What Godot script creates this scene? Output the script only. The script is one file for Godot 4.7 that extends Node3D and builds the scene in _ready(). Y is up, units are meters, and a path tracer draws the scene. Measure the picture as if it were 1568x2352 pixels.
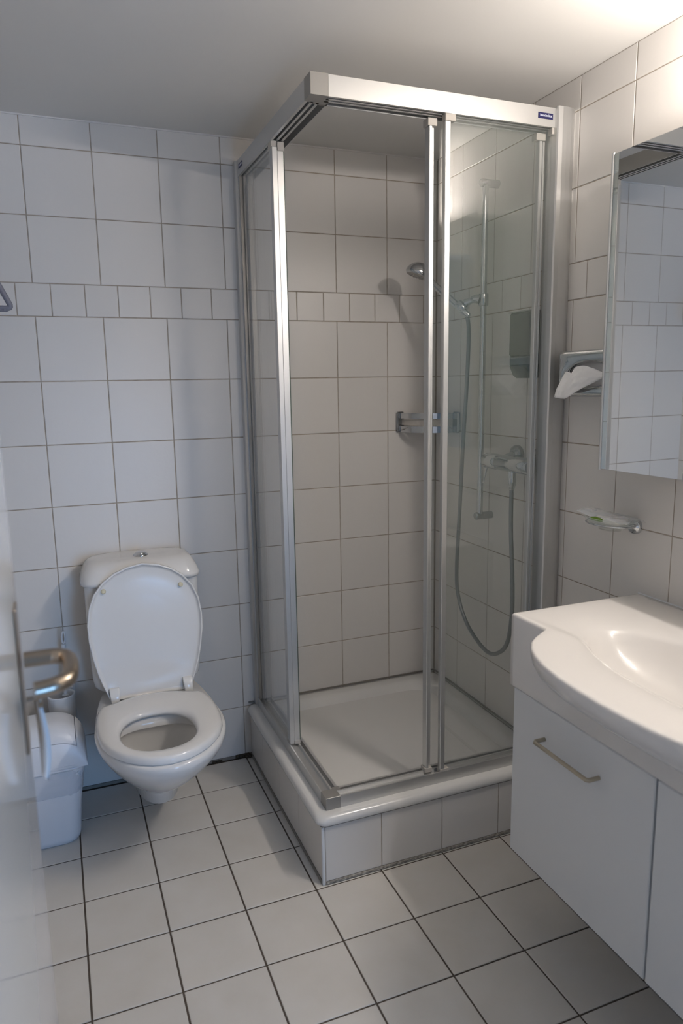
extends Node3D
# Small tiled bathroom with a corner shower cabin, toilet, basin and mirror cabinet.
# x runs along the back wall, y is up, z comes from the back wall towards the open door.

const XR := 1.404      # right wall
const XL := -0.27      # left wall
const HC := 2.179      # ceiling height
const LAMP_TINT := Color(1.0, 0.968, 0.945)
const LAMP_ENERGY := 0.64
const BLOCKER_LOW := -0.024  # lower edge of the added light-blocking strips around the lamp tube
const BLOCKER_TOP := 0.004  # upper edge of the same added strips
const ZF := 2.30       # front wall (with the door opening)

var O := Vector3.ZERO  # origin of the thing being built: vertices are stored relative to it
var used := {}
var M := {}
var rng := RandomNumberGenerator.new()


func _ready() -> void:
	rng.seed = 7
	# ---------- camera
	var cam := Camera3D.new()
	cam.name = "camera"
	add_child(cam)
	cam.position = Vector3(0.02757, 1.38039, 2.47174)
	cam.rotation = Vector3(-0.17708, -0.37672, -0.01643)
	var lens := CameraAttributesPhysical.new()
	lens.frustum_focal_length = 16.812
	lens.frustum_focus_distance = 2.15
	lens.frustum_near = 0.02
	lens.frustum_far = 60.0
	lens.exposure_aperture = 2.3
	cam.attributes = lens
	cam.fov = 71.034
	cam.current = true
	# ---------- sky, exposure
	var we := WorldEnvironment.new()
	we.name = "environment"
	var env := Environment.new()
	env.background_mode = Environment.BG_COLOR
	env.background_color = Color(0.55, 0.65, 0.85)
	env.tonemap_mode = Environment.TONE_MAPPER_LINEAR
	env.tonemap_exposure = 1.0
	env.sdfgi_enabled = true
	env.ssao_enabled = true
	env.ssil_enabled = true
	we.environment = env
	add_child(we)
	# ---------- daylight through the window of the corridor behind the camera
	area_light("window_daylight", Vector3(0.88, 0.75, 3.94), Vector2(0.56, 1.1), Color(0.55, 0.76, 1.0), 2.75)
	materials()
	room()
	corridor()
	shower_plinth()
	shower_tray()
	shower_enclosure()
	shower_fittings()
	toilet()
	toilet_brush()
	waste_bin()
	vanity()
	mirror_cabinet()
	cabinet_lamp()
	tissue_box()
	soap()
	towel_ring()
	open_door()


# ------------------------------------------------------------------ helpers

func area_light(called: String, at: Vector3, size: Vector2, tint: Color, energy: float) -> void:
	var l := AreaLight3D.new()
	l.name = called
	l.position = at
	l.area_size = size
	l.light_color = tint
	l.light_energy = energy
	l.set("area_range", 12.0)
	l.set("area_attenuation", 2.0)
	l.shadow_enabled = true
	add_child(l)


func numbered(parent: Node, called: String) -> String:
	var key := str(parent.get_instance_id()) + called
	var n: int = used.get(key, 0)
	used[key] = n + 1
	return called if n == 0 else "%s_%03d" % [called, n]


func tag(o: Node, label: String, category: String, group := "") -> Node:
	o.set_meta("label", label)
	o.set_meta("category", category)
	if group != "":
		o.set_meta("group", group)
	return o


func thing(called: String, label: String, category: String, at: Vector3, group := "") -> Node3D:
	var o := Node3D.new()
	o.name = numbered(self, called)
	add_child(o)
	o.position = at
	O = at
	tag(o, label, category, group)
	return o


func obj(called: String, st: SurfaceTool, m: Material, parent: Node = self) -> MeshInstance3D:
	st.generate_normals()
	return put(called, st.commit(), m, parent)


func put(called: String, mesh: Mesh, m: Material, parent: Node = self) -> MeshInstance3D:
	var o := MeshInstance3D.new()
	o.name = numbered(parent, called)
	o.mesh = mesh
	o.material_override = m
	parent.add_child(o, true)
	return o


func structure(called: String, st: SurfaceTool, m: Material, label: String, category: String) -> MeshInstance3D:
	var o := obj(called, st, m)
	o.set_meta("kind", "structure")
	tag(o, label, category)
	return o


func S() -> SurfaceTool:
	var st := SurfaceTool.new()
	st.begin(Mesh.PRIMITIVE_TRIANGLES)
	return st


func tri(st: SurfaceTool, a: Vector3, b: Vector3, c: Vector3) -> void:
	if (b - a).cross(c - a).length_squared() < 1e-18:
		return
	st.add_vertex(a - O)
	st.add_vertex(b - O)
	st.add_vertex(c - O)


func quad(st: SurfaceTool, a: Vector3, b: Vector3, c: Vector3, d: Vector3) -> void:
	tri(st, a, b, c)
	tri(st, a, c, d)


# Skin between rings of equal length. Rings that run counter-clockwise seen from the end of the stack face outwards.
func loft(st: SurfaceTool, rings: Array, caps := 3, closed := true, smooth := 1) -> void:
	st.set_smooth_group(smooth if smooth > 0 else 0xFFFFFFFF)
	for i in rings.size() - 1:
		var p: PackedVector3Array = rings[i]
		var q: PackedVector3Array = rings[i + 1]
		var n := p.size()
		for k in (n if closed else n - 1):
			var j := (k + 1) % n
			quad(st, p[k], q[k], q[j], p[j])
	st.set_smooth_group(0xFFFFFFFF)
	if caps & 1:
		fan(st, rings[0], true)
	if caps & 2:
		fan(st, rings[rings.size() - 1], false)


func fan(st: SurfaceTool, r: PackedVector3Array, flip: bool) -> void:
	var c := Vector3.ZERO
	for v in r:
		c += v
	c /= r.size()
	for k in r.size():
		var j := (k + 1) % r.size()
		if flip:
			tri(st, c, r[k], r[j])
		else:
			tri(st, c, r[j], r[k])


# Rounded rectangle in the plane of height y (counter-clockwise seen from above).
func rrect(cx: float, cz: float, w: float, d: float, r: float, y: float, n := 5) -> PackedVector3Array:
	var out := PackedVector3Array()
	r = minf(r, minf(w, d) / 2.0 - 1e-5)
	var corners := [Vector2(w / 2 - r, -d / 2 + r), Vector2(-w / 2 + r, -d / 2 + r), Vector2(-w / 2 + r, d / 2 - r), Vector2(w / 2 - r, d / 2 - r)]
	for c in 4:
		for k in n + 1:
			var a := (c * 90.0 + 90.0 * k / n) * PI / 180.0
			out.append(Vector3(cx + corners[c].x + r * cos(a), y, cz + corners[c].y - r * sin(a)))
	return out


# Axis-aligned box with chamfered edges.
func box(st: SurfaceTool, a: Vector3, b: Vector3, bev := 0.0) -> void:
	var lo := a.min(b)
	var hi := a.max(b)
	var c := (lo + hi) / 2.0
	var s := hi - lo
	bev = minf(bev, minf(s.x, minf(s.y, s.z)) * 0.45)
	if bev <= 0.0:
		loft(st, [rrect4(c, s.x, s.z, lo.y), rrect4(c, s.x, s.z, hi.y)], 3, true, 0)
		return
	var rings := []
	for k in 4:
		var y: float = [lo.y, lo.y + bev, hi.y - bev, hi.y][k]
		var i: float = [bev, 0.0, 0.0, bev][k]
		rings.append(rrect(c.x, c.z, s.x - 2 * i, s.z - 2 * i, maxf(bev - i, 1e-4), y, 1))
	loft(st, rings, 3, true, 0)


func rrect4(c: Vector3, w: float, d: float, y: float) -> PackedVector3Array:
	return PackedVector3Array([Vector3(c.x + w / 2, y, c.z + d / 2), Vector3(c.x + w / 2, y, c.z - d / 2), Vector3(c.x - w / 2, y, c.z - d / 2), Vector3(c.x - w / 2, y, c.z + d / 2)])


func frame_of(d: Vector3) -> Basis:
	d = d.normalized()
	var side := (Vector3.UP if absf(d.y) < 0.95 else Vector3.RIGHT).cross(d).normalized()
	return Basis(side, d, side.cross(d))


# Tube along points; radius is one number or one per point.
func tube(st: SurfaceTool, pts: Array, radius: Variant, sides := 14, caps := 3) -> void:
	var rings := []
	var prev := Basis()
	for i in pts.size():
		var d: Vector3 = (pts[mini(i + 1, pts.size() - 1)] - pts[maxi(i - 1, 0)])
		var f := frame_of(d)
		if i > 0:  # carry the frame along without twist
			var y := d.normalized()
			var x := (prev.x - y * prev.x.dot(y)).normalized()
			f = Basis(x, y, x.cross(y))
		prev = f
		var r: float = radius[i] if radius is Array else radius
		var ring := PackedVector3Array()
		for k in sides:
			var a := -TAU * k / sides
			ring.append(pts[i] + (f.x * cos(a) + f.z * sin(a)) * r * -1.0)
		rings.append(ring)
	for r in rings:
		r.reverse()
	loft(st, rings, caps)


func spline(pts: Array, step := 8) -> Array:
	var out := []
	for i in pts.size() - 1:
		var p0: Vector3 = pts[maxi(i - 1, 0)]
		var p3: Vector3 = pts[mini(i + 2, pts.size() - 1)]
		for k in step:
			out.append(pts[i].cubic_interpolate(pts[i + 1], p0, p3, float(k) / step))
	out.append(pts[pts.size() - 1])
	return out


# Lathe: profile of (radius, height) points around axis DIR at AT.
func lathe(st: SurfaceTool, at: Vector3, dir: Vector3, profile: Array, sides := 24, caps := 3) -> void:
	var f := frame_of(dir)
	var rings := []
	for p in profile:
		var ring := PackedVector3Array()
		for k in sides:
			var a := TAU * k / sides
			ring.append(at + f.y * p.y + (f.x * cos(a) + f.z * sin(a)) * maxf(p.x, 1e-5))
		rings.append(ring)
	loft(st, rings, caps)


# Straight extrusion of a 2D outline: point = at + u*p.x + v*p.y, swept along LENGTH.
func extrude(st: SurfaceTool, outline: PackedVector2Array, at: Vector3, u: Vector3, v: Vector3, length: Vector3, smooth := 0) -> void:
	var a := PackedVector3Array()
	var b := PackedVector3Array()
	for p in outline:
		a.append(at + u * p.x + v * p.y)
		b.append(at + u * p.x + v * p.y + length)
	var turned := Geometry2D.is_polygon_clockwise(outline) != (u.cross(v).dot(length) < 0)
	if turned:
		loft(st, [a, b], 0, true, smooth)
	else:
		loft(st, [b, a], 0, true, smooth)
	st.set_smooth_group(0xFFFFFFFF)
	var t := Geometry2D.triangulate_polygon(outline)
	for k in range(0, t.size(), 3):
		var q: Vector2 = outline[t[k + 1]] - outline[t[k]]
		var w: Vector2 = outline[t[k + 2]] - outline[t[k]]
		var n := u.cross(v) * (q.x * w.y - q.y * w.x)
		if n.dot(length) > 0:
			tri(st, a[t[k]], a[t[k + 1]], a[t[k + 2]])
			tri(st, b[t[k]], b[t[k + 2]], b[t[k + 1]])
		else:
			tri(st, a[t[k]], a[t[k + 2]], a[t[k + 1]])
			tri(st, b[t[k]], b[t[k + 1]], b[t[k + 2]])


# ------------------------------------------------------------------ materials

func mat(called: String, c: Color, rough: float, metal := 0.0, spec := 0.5) -> StandardMaterial3D:
	var m := StandardMaterial3D.new()
	m.resource_name = called
	m.albedo_color = c
	m.roughness = rough
	m.metallic = metal
	m.metallic_specular = spec
	M[called] = m
	return m


func noise_texture(frequency: float, size: int, lo: Color, hi: Color, seed_: int, bump := false) -> NoiseTexture2D:
	var n := FastNoiseLite.new()
	n.noise_type = FastNoiseLite.TYPE_SIMPLEX_SMOOTH
	n.frequency = frequency
	n.seed = seed_
	n.fractal_octaves = 4
	var t := NoiseTexture2D.new()
	t.width = size
	t.height = size
	t.seamless = true
	t.noise = n
	if bump:
		t.as_normal_map = true
		t.bump_strength = 1.5
	else:
		var g := Gradient.new()
		g.set_color(0, lo)
		g.set_color(1, hi)
		t.color_ramp = g
	return t


func triplanar(m: StandardMaterial3D, scale_: float) -> void:
	m.uv1_triplanar = true
	m.uv1_world_triplanar = true
	m.uv1_scale = Vector3.ONE * scale_


func materials() -> void:
	var peel := noise_texture(0.03, 256, Color.BLACK, Color.WHITE, 3, true)
	for k in 3:
		var t: float = [0.0, -0.008, 0.006][k]
		var w := mat("wall_tile_%d" % k, Color(0.865 + t, 0.85 + t, 0.83 + t), 0.34)
		w.normal_enabled = true
		w.normal_texture = peel
		w.normal_scale = 0.12
		triplanar(w, 5.0)
		var f := mat("floor_tile_%d" % k, Color(0.85 + t, 0.835 + t, 0.81 + t), 0.42)
		f.albedo_texture = noise_texture(0.012, 256, Color(0.97, 0.965, 0.955), Color.WHITE, 11 + k)
		triplanar(f, 2.0)
	var g := mat("wall_grout", Color(0.71, 0.67, 0.62), 0.9)
	g.albedo_texture = noise_texture(0.02, 256, Color(0.86, 0.85, 0.83), Color.WHITE, 21)
	triplanar(g, 6.0)
	var fg := mat("floor_grout", Color(0.40, 0.36, 0.32), 0.9)
	fg.albedo_texture = noise_texture(0.02, 256, Color(0.75, 0.73, 0.7), Color.WHITE, 22)
	triplanar(fg, 6.0)
	var ck := mat("caulk", Color.WHITE, 0.6)
	ck.albedo_texture = noise_texture(0.03, 256, Color(0.34, 0.32, 0.29), Color(0.86, 0.84, 0.8), 31)
	triplanar(ck, 9.0)
	var mold := mat("moldy_caulk", Color.WHITE, 0.8)
	mold.albedo_texture = noise_texture(0.05, 256, Color(0.10, 0.08, 0.05), Color(0.42, 0.36, 0.28), 32)
	triplanar(mold, 9.0)
	mat("gray_caulk", Color(0.52, 0.5, 0.47), 0.6)
	mat("paint", Color(0.88, 0.87, 0.85), 0.8)
	mat("corridor_paint", Color(0.8, 0.8, 0.8), 0.8)
	mat("corridor_floor", Color(0.55, 0.52, 0.48), 0.5)
	mat("enamel", Color(0.87, 0.865, 0.85), 0.16)
	mat("porcelain", Color(0.88, 0.875, 0.865), 0.08)
	mat("seat_plastic", Color(0.9, 0.895, 0.885), 0.14)
	mat("cream_rubber", Color(0.86, 0.83, 0.72), 0.5)
	mat("white_plastic", Color(0.88, 0.885, 0.89), 0.3)
	mat("bin_plastic", Color(0.87, 0.88, 0.9), 0.35)
	mat("aluminium", Color(0.82, 0.82, 0.815), 0.36, 0.85)
	mat("aluminium_cap", Color(0.62, 0.61, 0.59), 0.4, 0.5)
	mat("gray_plastic", Color(0.72, 0.7, 0.67), 0.45)
	mat("black_rubber", Color(0.05, 0.05, 0.05), 0.6)
	mat("chrome", Color(0.78, 0.79, 0.8), 0.06, 1.0)
	mat("satin_chrome", Color(0.62, 0.63, 0.64), 0.2, 1.0)
	mat("steel_brushed", Color(0.66, 0.61, 0.55), 0.28, 1.0)
	mat("hose_steel", Color(0.5, 0.51, 0.53), 0.3, 0.9)
	mat("mirror", Color(0.95, 0.955, 0.95), 0.012, 1.0)
	mat("basin_ceramic", Color(0.9, 0.885, 0.865), 0.1)
	mat("vanity_white", Color(0.86, 0.86, 0.855), 0.32)
	mat("brushed_beige", Color(0.72, 0.68, 0.6), 0.35, 0.6)
	mat("tissue_paper", Color(0.93, 0.925, 0.92), 0.9)
	mat("door_paint", Color(0.83, 0.83, 0.83), 0.09)
	mat("logo_blue", Color(0.07, 0.08, 0.3), 0.35)
	mat("logo_white", Color(0.85, 0.87, 0.92), 0.4)
	mat("black_gloss", Color(0.06, 0.06, 0.06), 0.2)
	mat("dark_blue_plastic", Color(0.08, 0.12, 0.2), 0.2)
	mat("soap_white", Color(0.93, 0.91, 0.89), 0.4)
	mat("leaf_green", Color(0.42, 0.55, 0.12), 0.5)
	mat("gray_blue_plastic", Color(0.5, 0.5, 0.54), 0.4)
	var gl := mat("pane_glass", Color(0.55, 0.62, 0.58, 0.05), 0.0)
	gl.transparency = BaseMaterial3D.TRANSPARENCY_ALPHA
	var ge := mat("glass_edge", Color(0.25, 0.36, 0.31, 0.6), 0.05)
	ge.transparency = BaseMaterial3D.TRANSPARENCY_ALPHA
	var dish := mat("dish_glass", Color(0.75, 0.85, 0.82, 0.10), 0.02)
	dish.transparency = BaseMaterial3D.TRANSPARENCY_ALPHA
	var film := mat("plastic_film", Color(0.9, 0.92, 0.95, 0.3), 0.22)
	film.transparency = BaseMaterial3D.TRANSPARENCY_ALPHA
	var tube_ := mat("lamp_diffuser", Color(1, 1, 1), 0.4)
	tube_.emission_enabled = true
	tube_.emission = Color(1.0, 0.9, 0.78)
	tube_.emission_energy_multiplier = 4.0
	var win := mat("window_glow", Color(0.5, 0.6, 0.8), 0.2)
	win.emission_enabled = true
	win.emission = Color(0.55, 0.76, 1.0)
	win.emission_energy_multiplier = 0.6


# ------------------------------------------------------------------ tiled room

var tile_cache := {}


# One tile: W along its x, H along its y, face at z = 0, body behind it.
func tile_mesh(w: float, h: float) -> ArrayMesh:
	var key := "%d_%d" % [roundi(w * 2000), roundi(h * 2000)]
	if tile_cache.has(key):
		return tile_cache[key]
	var keep := O
	O = Vector3.ZERO
	var st := S()
	var b := 0.0012
	var rings := []
	for k in 3:
		var i: float = [0.0, 0.0, b][k]
		var z: float = [-0.006, -0.0009, 0.0][k]
		rings.append(PackedVector3Array([Vector3(w / 2 - i, -h / 2 + i, z), Vector3(w / 2 - i, h / 2 - i, z), Vector3(-w / 2 + i, h / 2 - i, z), Vector3(-w / 2 + i, -h / 2 + i, z)]))
	for r in rings:
		r.reverse()
	loft(st, rings, 2, true, 0)
	st.generate_normals()
	tile_cache[key] = st.commit()
	O = keep
	return tile_cache[key]


# Tiles on a plane. AT is the plane's origin, U and V its directions; rows are [v0, v1, joints along u].
func tiles(parent: Node3D, kind: String, at: Vector3, u: Vector3, v: Vector3, rows: Array, joint: float) -> void:
	var basis_ := Basis(u, v, u.cross(v))
	for row in rows:
		var us: Array = row[2]
		for k in us.size() - 1:
			var w: float = us[k + 1] - us[k] - joint
			var h: float = row[1] - row[0] - joint
			if w < 0.004 or h < 0.004:
				continue
			var o := put("tile", tile_mesh(w, h), M["%s_%d" % [kind, rng.randi() % 3]], parent)
			var p: Vector3 = at + u * ((us[k] + us[k + 1]) / 2.0) + v * ((row[0] + row[1]) / 2.0)
			p += basis_.z * rng.randf_range(-0.0003, 0.0)
			var lean := Basis(v, rng.randf_range(-0.0012, 0.0012)) * Basis(u, rng.randf_range(-0.0012, 0.0012))
			o.transform = Transform3D(lean * basis_, p - parent.position)


func steps(from: float, to: float, first: float, pitch: float) -> Array:
	var out := [from]
	var a := first
	while a < to - 0.004:
		if a > from + 0.004:
			out.append(a)
		a += pitch
	out.append(to)
	return out


func room() -> void:
	O = Vector3.ZERO
	var levels := [0.009, 0.1997, 0.3975, 0.5976, 0.8, 1.0008, 1.2016, 1.4019, 1.6003, 1.6992, 1.8966, 2.0934, HC]
	var st := S()
	box(st, Vector3(XL - 0.1, -0.1, -0.12), Vector3(XR + 0.12, HC + 0.1, -0.0016))
	var back := structure("wall_back", st, M.wall_grout, "back wall of white square tiles with a narrow border row, behind toilet and shower", "wall")
	var rows := []
	for k in 12:
		rows.append([levels[k], levels[k + 1], steps(XL + 0.004, XR, -0.25, 0.1) if k == 8 else steps(XL + 0.004, XR, -0.2, 0.2)])
	tiles(back, "wall_tile", Vector3.ZERO, Vector3.RIGHT, Vector3.UP, rows, 0.0031)
	st = S()
	box(st, Vector3(XR + 0.0016, -0.1, -0.0016), Vector3(XR + 0.12, HC + 0.1, ZF))
	var right := structure("wall_right", st, M.wall_grout, "right wall of white square tiles behind basin and mirror cabinet", "wall")
	rows = []
	for k in 12:
		rows.append([levels[k], levels[k + 1], steps(0.004, ZF, 0.032, 0.1) if k == 8 else steps(0.004, ZF, 0.181, 0.1995)])
	tiles(right, "wall_tile", Vector3(XR, 0, 0), Vector3.BACK, Vector3.UP, rows, 0.0031)
	st = S()
	box(st, Vector3(XL - 0.12, -0.1, -0.0016), Vector3(XL - 0.0016, HC + 0.1, ZF))
	var left := structure("wall_left", st, M.wall_grout, "left wall of white square tiles beside the open door", "wall")
	rows = []
	for k in 12:
		rows.append([levels[k], levels[k + 1], steps(0.004, ZF, 0.15, 0.1) if k == 8 else steps(0.004, ZF, 0.2, 0.2)])
	tiles(left, "wall_tile", Vector3(XL, 0, ZF), Vector3.FORWARD, Vector3.UP, from_front(rows), 0.0034)
	st = S()
	box(st, Vector3(XL - 0.12, -0.12, -0.0016), Vector3(XR + 0.12, -0.0022, ZF + 0.12))
	var floor_ := structure("floor", st, M.floor_grout, "floor of pale square tiles with dark brown joints", "floor")
	rows = []
	var zs := steps(0.010, ZF + 0.12, 0.1869, 0.2009)
	for k in zs.size() - 1:
		rows.append([-zs[k + 1], -zs[k], steps(XL, XR, -0.2, 0.2)])
	tiles(floor_, "floor_tile", Vector3.ZERO, Vector3.RIGHT, Vector3.FORWARD, rows, 0.0046)
	st = S()
	box(st, Vector3(XL - 0.12, HC, -0.0016), Vector3(XR + 0.12, HC + 0.12, ZF))
	structure("ceiling", st, M.paint, "flat white painted ceiling above the shower", "ceiling")
	st = S()
	box(st, Vector3(XL - 0.12, -0.1, ZF), Vector3(-0.045, HC + 0.12, ZF + 0.12))
	box(st, Vector3(0.73, -0.1, ZF), Vector3(XR + 0.12, HC + 0.12, ZF + 0.12))
	box(st, Vector3(-0.045, 2.0, ZF), Vector3(0.73, HC + 0.12, ZF + 0.12))
	structure("wall_front", st, M.paint, "plain painted wall with the doorway the picture is taken from", "wall")
	# beads of sealant
	st = S()
	box(st, Vector3(XL, 0.0, -0.002), Vector3(0.56, 0.0105, 0.0035))
	structure("trim_1", st, M.gray_caulk, "gray sealant joint at the foot of the back wall", "sealant")
	st = S()
	box(st, Vector3(0.56, -0.001, -0.002), Vector3(0.615, 0.0125, 0.006), 0.002)
	box(st, Vector3(0.594, -0.001, 0.0), Vector3(0.6205, 0.011, 0.022), 0.004)
	box(st, Vector3(0.47, -0.001, -0.002), Vector3(0.51, 0.008, 0.0055), 0.002)
	structure("trim_2", st, M.moldy_caulk, "brown moldy sealant in the floor corner beside the shower base", "sealant")
	st = S()
	box(st, Vector3(XL, HC - 0.004, -0.001), Vector3(XR, HC, 0.004))
	structure("trim_3", st, M.paint, "white paint line where back wall meets ceiling", "trim")


func from_front(rows: Array) -> Array:
	# rows measured from the back wall, tiles laid from ZF with u running to the back
	var out := []
	for r in rows:
		var us := []
		for x in r[2]:
			us.append(ZF - x)
		us.reverse()
		out.append([r[0], r[1], us])
	return out


func corridor() -> void:
	O = Vector3.ZERO
	var st := S()
	box(st, Vector3(-1.0, -0.12, ZF + 0.12), Vector3(1.7, -0.002, 4.1))
	structure("floor_corridor", st, M.corridor_floor, "corridor floor outside the bathroom door", "floor")
	st = S()
	box(st, Vector3(-1.0, 2.4, ZF + 0.12), Vector3(1.7, 2.52, 4.1))
	structure("ceiling_corridor", st, M.corridor_paint, "corridor ceiling outside the bathroom door", "ceiling")
	st = S()
	box(st, Vector3(-1.1, -0.1, ZF + 0.12), Vector3(-1.0, 2.5, 4.1))
	structure("wall_corridor_left", st, M.corridor_paint, "left wall of the corridor outside", "wall")
	st = S()
	box(st, Vector3(1.7, -0.1, ZF + 0.12), Vector3(1.8, 2.5, 4.1))
	structure("wall_corridor_right", st, M.corridor_paint, "right wall of the corridor outside", "wall")
	st = S()
	box(st, Vector3(-1.0, 0, ZF + 0.1), Vector3(XL - 0.12, 2.5, ZF + 0.22))
	box(st, Vector3(XR + 0.12, 0, ZF + 0.1), Vector3(1.7, 2.5, ZF + 0.22))
	box(st, Vector3(-1.0, HC + 0.1, ZF), Vector3(1.7, 2.5, ZF + 0.12))
	structure("wall_corridor_front", st, M.corridor_paint, "corridor side of the bathroom wall", "wall")
	st = S()
	box(st, Vector3(-1.0, 0, 4.0), Vector3(0.56, 2.4, 4.1))
	box(st, Vector3(1.20, 0, 4.0), Vector3(1.7, 2.4, 4.1))
	box(st, Vector3(0.56, 1.35, 4.0), Vector3(1.20, 2.4, 4.1))
	box(st, Vector3(0.56, 0, 4.0), Vector3(1.20, 0.15, 4.1))
	structure("wall_corridor_back", st, M.corridor_paint, "corridor wall around the window", "wall")
	st = S()
	box(st, Vector3(0.595, 0.185, 3.96), Vector3(1.165, 1.315, 3.985))
	var pane := structure("window_1", st, M.window_glow, "corridor window full of blue daylight", "window")
	st = S()
	for x in [0.56, 1.165]:
		box(st, Vector3(x, 0.15, 3.95), Vector3(x + 0.035, 1.35, 4.02), 0.004)
	box(st, Vector3(0.595, 1.315, 3.95), Vector3(1.165, 1.35, 4.02), 0.004)
	box(st, Vector3(0.595, 0.15, 3.95), Vector3(1.165, 0.185, 4.02), 0.004)
	obj("window_frame", st, M.paint, pane)


# ------------------------------------------------------------------ shower

const XO := 0.645      # outer left plane of the cabin
const ZO := 0.76       # outer front plane of the cabin
const YB := 0.211      # top of the tray rim
const YT := 2.047      # underside of the top rail


func shower_plinth() -> void:
	O = Vector3.ZERO
	var st := S()
	box(st, Vector3(0.6245, 0, 0.74), Vector3(XR, 0.180, 0.7815))
	box(st, Vector3(0.6245, 0, 0), Vector3(0.665, 0.180, 0.74))
	var o := structure("wall_shower_base", st, M.wall_grout, "low tiled base wall under the white shower tray", "base")
	tiles(o, "wall_tile", Vector3(0, 0, 0.783), Vector3.RIGHT, Vector3.UP, [[0.009, 0.18, [0.631, 0.803, 1.0, 1.196, XR]]], 0.0026)
	tiles(o, "wall_tile", Vector3(0.623, 0, 0), Vector3.BACK, Vector3.UP, [[0.009, 0.18, [0.004, 0.17, 0.37, 0.57, 0.776]]], 0.0026)
	st = S()
	box(st, Vector3(0.6215, 0, 0.775), Vector3(0.630, 0.177, 0.7845), 0.002)
	obj("corner_trim", st, M.white_plastic, o)
	st = S()
	box(st, Vector3(0.632, 0, 0.7805), Vector3(XR, 0.0105, 0.7865), 0.003)
	obj("sealant", st, M.caulk, o)
	st = S()
	box(st, Vector3(0.6195, 0, 0.02), Vector3(0.6245, 0.0105, 0.776), 0.002)
	obj("sealant", st, M.gray_caulk, o)
	st = S()
	box(st, Vector3(0.632, 0.1765, 0.776), Vector3(XR, 0.1805, 0.7835), 0.0)
	obj("sealant", st, M.gray_caulk, o)
	st = S()
	box(st, Vector3(0.6215, 0.1765, 0.004), Vector3(0.63, 0.1805, 0.776), 0.0)
	obj("sealant", st, M.gray_caulk, o)


func shower_tray() -> void:
	var t := thing("shower_tray", "white enamel corner shower tray with rounded rim on the tiled base", "shower tray", Vector3(1.0, 0.181, 0.4))
	var x0 := 0.609
	var z1 := 0.793
	var prof := [[0.012, 0.181], [0.004, 0.182], [0.0, 0.187], [0.0, 0.196], [0.003, 0.204], [0.009, 0.209], [0.018, 0.211], [0.05, 0.211], [0.058, 0.2095], [0.066, 0.204], [0.074, 0.193], [0.083, 0.178], [0.094, 0.165], [0.107, 0.158], [0.125, 0.154], [0.16, 0.152], [0.3, 0.149]]
	var rings := []
	for p in prof:
		var i: float = p[0]
		rings.append(rrect((x0 + XR) / 2, z1 / 2, XR - x0 - 2 * i, z1 - 2 * i, 0.028 + i * 0.7, p[1], 8))
	var st := S()
	loft(st, rings, 3)
	obj("basin", st, M.enamel, t)
	st = S()
	for r in [[Vector3(x0 + 0.01, 0.211, 0.0), Vector3(XR, 0.2165, 0.004)], [Vector3(XR - 0.004, 0.211, 0.0), Vector3(XR, 0.2165, 0.72)]]:
		box(st, r[0], r[1])
	obj("sealant", st, M.gray_caulk, t)


func rail_profile(flip: float, tall: float) -> PackedVector2Array:
	# x = distance inwards from the outer face, y = height; FLIP -1 turns the channels to the top
	var p := PackedVector2Array([Vector2(0, 0), Vector2(0, tall), Vector2(0.060, tall), Vector2(0.060, 0), Vector2(0.0575, 0), Vector2(0.0575, tall * 0.72), Vector2(0.038, tall * 0.72), Vector2(0.038, 0), Vector2(0.031, 0), Vector2(0.031, tall * 0.5), Vector2(0.023, tall * 0.5), Vector2(0.023, 0), Vector2(0.016, 0), Vector2(0.016, tall * 0.5), Vector2(0.008, tall * 0.5), Vector2(0.008, 0)])
	if flip < 0:
		for k in p.size():
			p[k] = Vector2(p[k].x, tall - p[k].y)
	return p


func low_profile(tall: float) -> PackedVector2Array:
	return PackedVector2Array([Vector2(0, 0), Vector2(0, tall), Vector2(0.004, tall), Vector2(0.004, tall - 0.004), Vector2(0.028, tall - 0.010), Vector2(0.030, tall - 0.002), Vector2(0.035, tall - 0.002), Vector2(0.036, tall - 0.022), Vector2(0.046, tall - 0.022), Vector2(0.047, tall - 0.004), Vector2(0.055, tall - 0.004), Vector2(0.058, tall - 0.012), Vector2(0.058, 0)])


func glass(called: String, a: Vector3, b: Vector3, parent: Node) -> void:
	var st := S()
	box(st, a, b)
	obj(called, st, M.pane_glass, parent)


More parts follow.
